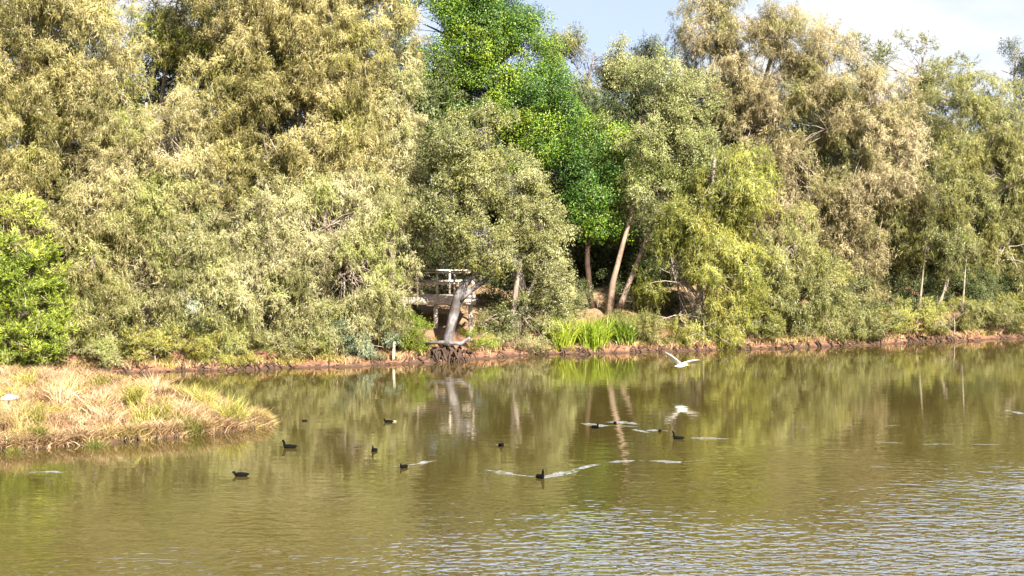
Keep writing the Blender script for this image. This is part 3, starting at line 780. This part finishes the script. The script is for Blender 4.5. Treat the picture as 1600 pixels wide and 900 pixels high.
GU = 'dark undergrowth bushes under the trees'
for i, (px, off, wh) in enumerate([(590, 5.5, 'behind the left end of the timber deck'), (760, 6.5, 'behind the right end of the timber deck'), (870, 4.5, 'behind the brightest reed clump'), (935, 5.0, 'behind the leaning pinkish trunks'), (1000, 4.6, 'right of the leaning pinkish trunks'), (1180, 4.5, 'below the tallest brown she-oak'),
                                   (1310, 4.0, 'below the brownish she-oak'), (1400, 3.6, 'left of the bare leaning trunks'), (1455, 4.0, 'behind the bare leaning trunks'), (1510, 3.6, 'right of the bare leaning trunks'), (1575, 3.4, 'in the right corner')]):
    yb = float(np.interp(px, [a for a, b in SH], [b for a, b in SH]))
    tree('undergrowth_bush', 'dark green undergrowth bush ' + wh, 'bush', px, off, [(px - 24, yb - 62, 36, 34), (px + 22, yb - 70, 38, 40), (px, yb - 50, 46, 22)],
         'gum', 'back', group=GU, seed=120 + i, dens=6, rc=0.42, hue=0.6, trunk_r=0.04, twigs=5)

# ---------------------------------------------------------------- grasses
def blades(pts, h, spread, w, rg, hue, bend=0.5):
    """curved grass blades, two segments each"""
    n = len(pts)
    a = rg.random(n) * 2 * math.pi
    out_ = np.stack([np.cos(a), np.sin(a), np.zeros(n)], 1)
    L = h * (0.55 + 0.6 * rg.random(n))
    tilt = spread * rg.random(n)
    d1 = unit(out_ * tilt[:, None] + [0, 0, 1])
    d2 = unit(out_ * (tilt + bend * (0.4 + rg.random(n)))[:, None] + [0, 0, 0.7] + rg.normal(size=(n, 3)) * 0.15)
    m = pts + d1 * (L * 0.55)[:, None]; t = m + d2 * (L * 0.5)[:, None]
    sd_ = unit(np.cross(d1, rg.normal(size=(n, 3)))) * (w * 0.5)
    V = np.stack([pts - sd_, pts + sd_, m + sd_ * 0.8, m - sd_ * 0.8, t], 1).reshape(-1, 3)
    b = np.arange(n)[:, None] * 5
    F4 = (b + np.array([[0, 1, 2, 3]])); F3 = (b + np.array([[3, 2, 4]]))
    T = np.ones((n, 5, 4)) * 0.5
    T[:, :, 0] = np.clip(hue + rg.normal(size=n) * 0.2, 0, 1)[:, None]
    T[:, :, 1] = np.clip(0.5 + rg.normal(size=n) * 0.2, 0, 1)[:, None]
    return V, F4, F3, T.reshape(-1, 4)
def grass_obj(name, parts_, mat):
    Vs, A, B, Ts, k = [], [], [], [], 0
    for V, F4, F3, T in parts_:
        Vs.append(V); A.append(F4 + k); B.append(F3 + k); Ts.append(T); k += len(V)
    return mesh_np(name, np.concatenate(Vs), [np.concatenate(A), np.concatenate(B)], mat, None, np.concatenate(Ts))
def tuft(c, n, r, h, spread, w, rg, hue, bend=0.5):
    a = rg.random(n) * 2 * math.pi; q = r * rg.random(n) ** 0.6
    x = c[0] + np.cos(a) * q; y = c[1] + np.sin(a) * q
    p = np.stack([x, y, height(x, y) - 0.02], 1)
    return blades(p, h, spread, w, rg, hue, bend)
rg = np.random.default_rng(77)
parts_ = []
lo, hi = spw.min(0), spw.max(0)
X = rg.uniform(-17, hi[0], 6000); Y = rg.uniform(lo[1], hi[1], 6000)
sdist = poly_dist(X, Y, spw)
ok = sdist > 0.12
X, Y, sdist = X[ok], Y[ok], sdist[ok]
gpart = []
cx_, cy_ = X[:230], Y[:230]
for i in range(min(len(X), 1900)):          # low matted straw everywhere
    if wob(X[i] * 0.9, Y[i] * 0.9) < -0.75: continue
    parts_.append(tuft((X[i], Y[i]), 26, 0.20, 0.20 + 0.12 * rg.random(), 1.3, 0.020, rg, 0.15 + 0.5 * rg.random(), 1.2))
for i in range(len(cx_)):                   # standing tussocks
    big = 0.5 + 0.5 * math.sin(cx_[i] * 1.1 + 2) * math.sin(cy_[i] * 1.3)
    h = 0.28 + 0.24 * big + 0.42 * rg.random() ** 4
    right = (cx_[i] + 17) / 12.0
    if rg.random() < 0.17 + 0.25 * max(0, right - 0.45):
        gpart.append(tuft((cx_[i], cy_[i]), 150, 0.26, h, 0.6 + 0.4 * rg.random(), 0.020, rg, 0.3 + 0.5 * rg.random(), 0.6))
    else:
        parts_.append(tuft((cx_[i], cy_[i]), 170, 0.27, h, 0.6 + 0.5 * rg.random(), 0.018, rg, 0.15 + 0.75 * rg.random(), 0.6 + 0.5 * rg.random()))
# along the front lip, hanging out over the water
for i in range(420):
    k = rg.random() * 0.999
    seg = 1 + int(k * 8); t = k * 8 - int(k * 8)
    q = spw[seg] * (1 - t) + spw[min(seg + 1, 9)] * t
    parts_.append(tuft((q[0] + rg.normal() * 0.1, q[1] + 0.12 + rg.random() * 0.16), 44, 0.15, 0.26 + 0.2 * rg.random(), 1.3, 0.018, rg, 0.1 + 0.6 * rg.random(), 1.3))
dry = grass_obj('dry_grass', parts_, M['straw']); tag(dry, 'pinkish straw coloured dry grass covering the low spit at left', 'grass', kind='stuff')
gg = grass_obj('green_grass', gpart, M['grassgreen']); tag(gg, 'yellow green grass mixed through the dry grass on the spit', 'grass', kind='stuff')
# bank edge grass
parts_ = []
for i in range(900):
    x = rg.uniform(-20, 22)
    pxx = 800 + F_PX * x / 66
    if 610 < pxx < 860 and rg.random() < 0.6: continue
    if pxx > 620 and rg.random() < 0.30: continue
    y = float(shore(x)) + 0.25 + rg.random() * 0.7
    parts_.append(tuft((x, y), 22, 0.16, 0.22 + 0.16 * rg.random(), 0.9, 0.022, rg, 0.3 + 0.4 * rg.random(), 0.8))
bgr = grass_obj('bank_grass', parts_, M['straw']); tag(bgr, 'short dry grass along the lip of the far bank', 'grass', kind='stuff')

def clump(name, label, cat, px, py, off, n, r, h, spread, mat, hue, seed, w=0.035, group=None, bend=0.5):
    rg = np.random.default_rng(seed)
    if off is None: q = on(px, py, 0.2)
    else:
        Yq = float(shore(at(px, 560, 66)[0])) + off; q = at(px, py, Yq)
    V, F4, F3, T = tuft((q[0], q[1]), n, r, h, spread, w, rg, hue, bend)
    z = gz(q[0], q[1])
    o = mesh_np(name, V, [F4, F3], mat, None, T, False, (q[0], q[1], z))
    o.location = (q[0], q[1], z)
    return tag(o, label, cat, group)
GR = 'reed clumps on the bank'
clump('reed_clump', 'brightest yellow green reed clump right of the bushy paperbark', 'reeds', 878, 540, 0.7, 420, 0.38, 1.25, 0.55, M['reed'], 0.7, 1, group=GR)
clump('reed_clump', 'wide yellow green reed clump in the middle of the three', 'reeds', 925, 540, 0.9, 520, 0.55, 1.15, 0.5, M['reed'], 0.5, 2, group=GR)
clump('reed_clump', 'darker green reed clump at the right of the three', 'reeds', 970, 538, 1.1, 420, 0.5, 1.05, 0.5, M['reed'], 0.1, 3, group=GR)
GT = 'tussocks on the grassy spit'
clump('grass_tussock', 'dark green tussock on the waterline near the tip of the spit', 'tussock', 303, 668, None, 260, 0.20, 0.50, 0.6, M['grassgreen'], 0.05, 4, 0.02, GT)
clump('grass_tussock', 'olive tussock at the left part of the spit above a dark gap', 'tussock', 62, 685, None, 260, 0.22, 0.45, 0.6, M['grassgreen'], 0.1, 5, 0.02, GT)
clump('grass_tussock', 'tall yellow green tussock in the middle of the spit', 'tussock', 212, 640, None, 300, 0.25, 0.75, 0.6, M['grassgreen'], 0.5, 6, 0.02, GT)
clump('grass_tussock', 'leafy yellow green tussock at the right tip of the spit', 'tussock', 365, 658, None, 320, 0.28, 0.72, 0.8, M['grassgreen'], 0.7, 7, 0.02, GT)

clump('grass_tussock', 'low dark green tussock in the near left corner of the spit', 'tussock', 22, 694, None, 240, 0.2, 0.40, 0.7, M['grassgreen'], 0.05, 8, 0.02, GT)
clump('grass_tussock', 'olive tussock on the waterline halfway along the near edge of the spit', 'tussock', 150, 684, None, 240, 0.2, 0.42, 0.7, M['grassgreen'], 0.15, 9, 0.02, GT)
clump('grass_tussock', 'tall straw and green tussock on the far side of the spit before the tip', 'tussock', 320, 640, None, 260, 0.22, 0.70, 0.7, M['grassgreen'], 0.85, 10, 0.02, GT)
# ---------------------------------------------------------------- roots and dead sticks along the waterline
mb = MB(); rgr = random.Random(3); nr = np.random.default_rng(8)
for i in range(300):
    x = rgr.uniform(-20, 22); y = float(shore(x))
    if math.sin(x * 1.3) + math.sin(x * 3.1 + 1) < -0.3 and rgr.random() < 0.8: continue
    a = np.array([x, y + 0.20, 0.16 + 0.06 * rgr.random()]); b = np.array([x + rgr.uniform(-0.35, 0.35), y - 0.06 - 0.08 * rgr.random(), -0.04])
    mb.tube(bez(a, b, 0.02, nr, 4, 0.06), [0.03, 0.03, 0.026, 0.02, 0.015], 5)
o = mb.build('bank_roots', M['root'], None, None, True); tag(o, 'dark tangled roots and sticks along the waterline of the red bank', 'roots', kind='stuff')
mb = MB()
for i in range(150):
    k = rgr.random() * 7.99; sgi = 1 + int(k); t = k - int(k)
    q = spw[sgi] * (1 - t) + spw[sgi + 1] * t
    a = np.array([q[0], q[1] + 0.25, 0.16]); b = np.array([q[0] + rgr.uniform(-0.25, 0.25), q[1] - 0.08, -0.04])
    mb.tube(bez(a, b, 0.04, nr, 4, 0.08), [0.03, 0.03, 0.026, 0.02, 0.015], 5)
o = mb.build('matted_roots', M['root'], None, None, True); tag(o, 'dark matted roots under the overhanging grass of the spit', 'roots', kind='stuff')

# clods and broken edges of the bank
def clod_mesh(name, pts, sizes, mat, rg):
    ph = (1 + 5 ** .5) / 2
    base = unit(np.array([(-1, ph, 0), (1, ph, 0), (-1, -ph, 0), (1, -ph, 0), (0, -1, ph), (0, 1, ph), (0, -1, -ph), (0, 1, -ph), (ph, 0, -1), (ph, 0, 1), (-ph, 0, -1), (-ph, 0, 1)], float))
    fc = np.array([(0, 11, 5), (0, 5, 1), (0, 1, 7), (0, 7, 10), (0, 10, 11), (1, 5, 9), (5, 11, 4), (11, 10, 2), (10, 7, 6), (7, 1, 8), (3, 9, 4), (3, 4, 2), (3, 2, 6), (3, 6, 8), (3, 8, 9), (4, 9, 5), (2, 4, 11), (6, 2, 10), (8, 6, 7), (9, 8, 1)])
    n = len(pts)
    V = base[None] * (0.7 + 0.6 * rg.random((n, 12, 1))) * (np.array([1.5, 1.0, 0.75]) * (0.7 + 0.6 * rg.random((n, 1, 3)))) * sizes[:, None, None] + pts[:, None, :]
    return mesh_np(name, V.reshape(-1, 3), (np.arange(n)[:, None, None] * 12 + fc[None]).reshape(-1, 3), mat)
rgc = np.random.default_rng(19)
x = rgc.uniform(-20, 23, 2600); x = x + 0.5 * np.sin(x * 2.3) + 0.2 * np.sin(x * 7); dd = rgc.random(2600) * 0.7 - 0.05
y = shore(x) + dd
o = clod_mesh('soil_clods', np.stack([x, y, height(x, y) + 0.01], 1), 0.012 + 0.055 * rgc.random(2600) ** 4, gm, rgc)
tag(o, 'broken clods of red clay along the edge of the far bank', 'soil', kind='stuff')

# root mass under the leaning paperbark
YL = float(shore(at(700, 560, 65)[0]))
rp = at(700, 552, YL + 0.35)
rt = empty('exposed_roots', (rp[0], rp[1], 0.0)); tag(rt, 'dark exposed root mass hanging over the water under the leaning paperbark', 'roots')
mb = MB()
for i in range(80):
    a0 = rgr.gauss(0, 0.42)
    a = rp + np.array([a0 * 0.9, 0.35 + rgr.uniform(-0.35, 0.3), 0.42 + 0.12 * rgr.random()])
    a[2] = 0.46 - 0.25 * abs(a0) + rgr.uniform(-0.1, 0.06)
    b = rp + np.array([a0 * 0.9 + rgr.uniform(-0.3, 0.3), -0.45 + 0.35 * rgr.random(), 0]); b[2] = -0.05
    mb.tube(bez(a, b, 0.16, nr, 5, 0.10), [0.06, 0.045, 0.038, 0.03, 0.024, 0.015], 6, None, 0.2)
mb.build('root', M['root'], rt, (rp[0], rp[1], 0), True)
mb = MB()
mb.tube([rp + np.array([-0.75, 0.1, 0]) * 1 + [0, 0, 0.62 - rp[2]], rp + [-0.2, -0.1, 0.66 - rp[2]], rp + [0.45, -0.15, 0.62 - rp[2]], rp + [0.75, -0.1, 0.82 - rp[2]]], [0.04, 0.06, 0.07, 0.05], 8, None, 0.35)
mb.build('log', M['bark_dark'], rt, (rp[0], rp[1], 0), True)

# ---------------------------------------------------------------- timber viewing deck
YD = float(shore(at(690, 560, 65)[0])) + 3.2
A = at(625, 465, YD); B = at(742, 465, YD)
zt = A[2]; xa, xb = A[0], B[0]; wd = xb - xa; dp = 2.0
deck = empty('viewing_deck', ((xa + xb) / 2, YD, zt)); tag(deck, 'weathered timber viewing deck on posts half hidden behind the leaning paperbark', 'deck')
org = ((xa + xb) / 2, YD, zt)
mb = MB(); nb = 19
for i in range(nb):
    mb.box((xa + (i + 0.5) * wd / nb, YD + dp / 2, zt - 0.02), (wd / nb - 0.01, dp, 0.04))
mb.build('deck_floor', M['timber'], deck, org)
mb = MB()
mb.box(((xa + xb) / 2, YD + 0.03, zt - 0.145), (wd + 0.06, 0.05, 0.20))
for i in range(5): mb.box((xa + 0.2 + i * (wd - 0.4) / 4, YD + dp / 2 + 0.05, zt - 0.15), (0.05, dp - 0.12, 0.18))
mb.build('joist', M['timber'], deck, org)
for px in (681, 735):
    for dy in (0.12, dp - 0.15):
        q = at(px, 465, YD + dy)
        zg = gz(q[0], q[1]) - 0.3
        mb = MB(); mb.box((q[0], YD + dy + 0.03, (zt - 0.246 + zg) / 2), (0.15, 0.13, zt - 0.246 - zg)); mb.build('post', M['timber'], deck, org)
zr = at(690, 426, YD)[2]; zm = at(690, 443, YD)[2]
for px, dy in ((652, 0.03), (683, 0.03), (710, 0.03), (738, 0.03), (627, 0.03), (652, dp - .05), (700, dp - .05), (738, dp - .05)):
    q = at(px, 440, YD)
    mb = MB(); mb.box((q[0], YD + dy, (zt + zr - 0.03) / 2), (0.07, 0.07, zr - zt - 0.03)); mb.build('baluster', M['timber'], deck, org)
for dy in (0.03, dp - 0.05):
    mb = MB(); mb.box(((xa + xb) / 2, YD + dy, zr), (wd + 0.1, 0.12, 0.05)); mb.build('handrail', M['timber'], deck, org)
    mb = MB(); mb.box(((xa + xb) / 2, YD + dy - 0.055, zm), (wd, 0.035, 0.07)); mb.build('middle_rail', M['timber'], deck, org)

q = at(614, 553, float(shore(at(614, 560, 65)[0])) + 0.25)
mb = MB(); mb.tube([(q[0], q[1], -0.1), (q[0] + 0.02, q[1], 0.35), (q[0] + 0.05, q[1], 0.75)], [0.055, 0.052, 0.045], 8, None, 0.1)
o = mb.build('stake', M['stake'], None, (q[0], q[1], 0), True); o.location = (q[0], q[1], 0); tag(o, 'short pale wooden stake standing at the water edge left of the deck', 'stake')

# ---------------------------------------------------------------- birds
def loft(prof, n=14):
    """prof: (y, z, half width, half height, dir angle) rings along a side view line -> V, F"""
    V = []; F = []
    for (y, z, hw, hh, an) in prof:
        for k in range(n):
            t = 2 * math.pi * k / n
            a, b = hw * math.cos(t), hh * math.sin(t)
            V.append((a, y - b * math.sin(an), z + b * math.cos(an)))
    for i in range(len(prof) - 1):
        for k in range(n):
            k2 = (k + 1) % n
            F.append((i * n + k, i * n + k2, (i + 1) * n + k2, (i + 1) * n + k))
    F.append(tuple(range(n - 1, -1, -1))); F.append(tuple(range((len(prof) - 1) * n, len(prof) * n)))
    return V, F
def make_coot(neck=1.0):
    """head towards +y, waterline at z 0"""
    k = neck
    prof = [(-0.20, 0.055, 0.008, 0.006, 0), (-0.17, 0.05, 0.035, 0.022, 0), (-0.10, 0.035, 0.075, 0.055, 0), (0.0, 0.03, 0.088, 0.068, 0), (0.08, 0.035, 0.075, 0.062, 0.1),
            (0.125, 0.05, 0.052, 0.050, 0.5), (0.145, 0.05 + 0.035 * k, 0.036, 0.038, 1.1), (0.152, 0.05 + 0.075 * k, 0.027, 0.027, 1.4), (0.158, 0.05 + 0.105 * k, 0.028, 0.030, 1.1),
            (0.175, 0.05 + 0.128 * k, 0.030, 0.031, 0.4), (0.200, 0.05 + 0.128 * k, 0.024, 0.025, 0.0), (0.215, 0.05 + 0.122 * k, 0.012, 0.014, 0)]
    V, F = loft(prof); b = MB(); b.add(V, F)
    hz = 0.05 + 0.122 * k
    V2, F2 = loft([(0.205, hz + 0.006, 0.008, 0.017, 0), (0.222, hz, 0.010, 0.012, 0), (0.240, hz - 0.006, 0.007, 0.008, 0), (0.255, hz - 0.011, 0.002, 0.002, 0)], 8)
    c = MB(); c.add(V2, F2)
    return b, c
coots = [  # px, py of waterline, heading in degrees (0 = away, 90 = left), size, neck, label
    (377, 744, 92, 1.0, 0.35, 'leftmost black coot, head drawn in low, facing left'),
    (453, 700, 88, 1.0, 1.1, 'black coot with raised head facing left nearest the tip of the spit'),
    (585, 705, 165, 0.85, 1.0, 'small black coot seen nearly head on between two others left of centre'),
    (607, 660, 80, 0.75, 0.6, 'small far coot with a pale flash beside it, left of centre'),
    (631, 731, 150, 0.85, 0.6, 'black coot trailing a short white ripple left of centre'),
    (783, 697, 178, 0.9, 0.7, 'black coot alone at the centre of the pond in a dark reflection'),
    (844, 747, 205, 0.95, 1.35, 'nearest black coot with upright neck pushing a wide white V wake'),
    (930, 669, 210, 0.9, 0.8, 'black coot at the left end of the bright ripple band'),
    (961, 662, 180, 0.6, 0.6, 'tiny far coot inside the bright ripple band'),
    (1031, 674, 170, 0.6, 0.7, 'tiny coot just left of the raised-head coot under the egret'),
    (1060, 686, 80, 0.85, 1.4, 'black coot with raised head facing left below the flying egret'),
    (476, 658, 95, 0.45, 0.1, 'tiny faint diving coot barely above the water right of the spit'),
]
for (px, py, hd, sc, nk, lab) in coots:
    q = on(px, py)
    root = empty('coot', (q[0], q[1], 0.0), R(hd)); root.scale = (sc * .86,) * 3
    tag(root, lab, 'coot', 'coots swimming on the pond')
    b, c = make_coot(nk)
    b.build('body', M['coot'], root, None, True)
    c.build('bill', M['bill_white'], root, None, True)
# white tail flash of the far coot: a pale feather patch floating beside it
q = on(616, 659)
mb = MB(); V, F = loft([(-0.10, 0.02, 0.01, 0.006, 0), (-0.05, 0.025, 0.04, 0.02, 0), (0.03, 0.025, 0.045, 0.024, 0), (0.09, 0.02, 0.01, 0.008, 0)], 10); mb.add(V, F)
o = mb.build('floating_feather', M['stake'], None, None, True); o.scale = (0.6,) * 3; o.location = (q[0], q[1], 0); o.rotation_euler = (0, 0, R(85)); tag(o, 'small pale feather floating beside the small far coot', 'feather')

# flying egret
we = on(1062, 604)                      # the spot on the water below it
ez = 0.62
eg = empty('egret', (we[0], we[1], ez)); tag(eg, 'white egret flying low over the water with both wings raised', 'egret')
def wing(sgn, pts, ch):
    """a thick feathered blade along pts with chord ch: rings of a thin lens section"""
    V = []; F = []; n = 8
    for p_, c_, th in zip(pts, ch, (0.030, 0.024, 0.018, 0.012, 0.006)):
        for k in range(n):
            t = 2 * math.pi * k / n
            V.append((p_[0], p_[1] + math.cos(t) * c_ * 0.5, p_[2] + math.sin(t) * th * 0.5 - 0.36 * c_ * math.cos(t)))
    for i in range(len(pts) - 1):
        for k in range(n):
            k2 = (k + 1) % n
            F.append((i * n + k, i * n + k2, (i + 1) * n + k2, (i + 1) * n + k) if sgn > 0 else (i * n + k2, i * n + k, (i + 1) * n + k, (i + 1) * n + k2))
    F.append(tuple(range(n))); F.append(tuple(range(len(V) - 1, len(V) - n - 1, -1)))
    return V, F
mb = MB()
# body along x: tail at the left, tucked neck and head to the right
prof = [(-0.15, -0.02, 0.03, 0.012, 0), (-0.10, -0.015, 0.05, 0.03, 0), (-0.02, -0.01, 0.062, 0.055, 0), (0.07, 0.0, 0.058, 0.055, 0), (0.13, 0.012, 0.038, 0.036, 0.1),
        (0.17, 0.022, 0.028, 0.028, 0.1), (0.21, 0.026, 0.022, 0.022, 0), (0.235, 0.024, 0.010, 0.010, 0)]
V, F = loft(prof, 12)
V = [(y, -x, z) for x, y, z in V]
mb.add(V, F)
V, F = wing(-1, [(0.03, 0, 0.03), (-0.10, 0.0, 0.12), (-0.25, 0.02, 0.235), (-0.36, 0.05, 0.32), (-0.455, 0.09, 0.41)], (0.20, 0.24, 0.22, 0.15, 0.04)); mb.add(V, F)
V, F = wing(1, [(0.06, 0, 0.03), (0.20, -0.02, 0.075), (0.36, -0.04, 0.115), (0.48, -0.06, 0.145), (0.60, -0.07, 0.165)], (0.18, 0.20, 0.19, 0.13, 0.04)); mb.add(V, F)
mb.build('body', M['white'], eg, None, True)
mb = MB(); V, F = loft([(0.228, 0.024, 0.008, 0.008, 0), (0.27, 0.018, 0.006, 0.006, 0), (0.31, 0.010, 0.001, 0.001, 0)], 8); mb.add([(y, -x, z) for x, y, z in V], F)
mb.build('bill', M['bill_yellow'], eg, None, True)
for sy in (-0.02, 0.02):
    mb = MB(); mb.tube([(-0.11, sy, -0.03), (-0.20, sy, -0.03), (-0.29, sy * 1.2, -0.035)], [0.008, 0.006, 0.008], 6); mb.build('leg', M['black'], eg, None, True)

# white bird standing in the grass of the spit
q = on(14, 652, 0.22); zq = gz(q[0], q[1])
ib = empty('white_bird', (q[0], q[1], zq), 0.0); tag(ib, 'white bird half hidden in the dry grass at the left edge', 'bird')
mb = MB()
prof = [(-0.20, 0.40, 0.02, 0.015, 0), (-0.14, 0.42, 0.06, 0.05, 0), (-0.04, 0.44, 0.085, 0.08, 0), (0.06, 0.45, 0.08, 0.075, 0), (0.12, 0.455, 0.05, 0.05, 0.1),
        (0.16, 0.46, 0.036, 0.038, 0.1), (0.20, 0.455, 0.038, 0.040, 0), (0.235, 0.445, 0.026, 0.028, 0)]
V, F = loft(prof, 12); mb.add([(y, -x, z) for x, y, z in V], F); mb.build('body', M['white'], ib, None, True)
mb = MB(); mb.tube([(0.20, -0.038, 0.455), (0.202, -0.048, 0.455)], [0.02, 0.012], 8); mb.build('eye', M['black'], ib, None, True)
mb = MB(); mb.tube([(0.225, 0, 0.445), (0.28, 0, 0.43), (0.33, 0, 0.39)], [0.014, 0.009, 0.003], 7); mb.build('bill', M['black'], ib, None, True)
for sy in (-0.03, 0.03):
    mb = MB(); mb.tube([(0.0, sy, 0.38), (0.01, sy, 0.2), (0.0, sy, -0.02)], [0.010, 0.008, 0.008], 6); mb.build('leg', M['black'], ib, None, True)
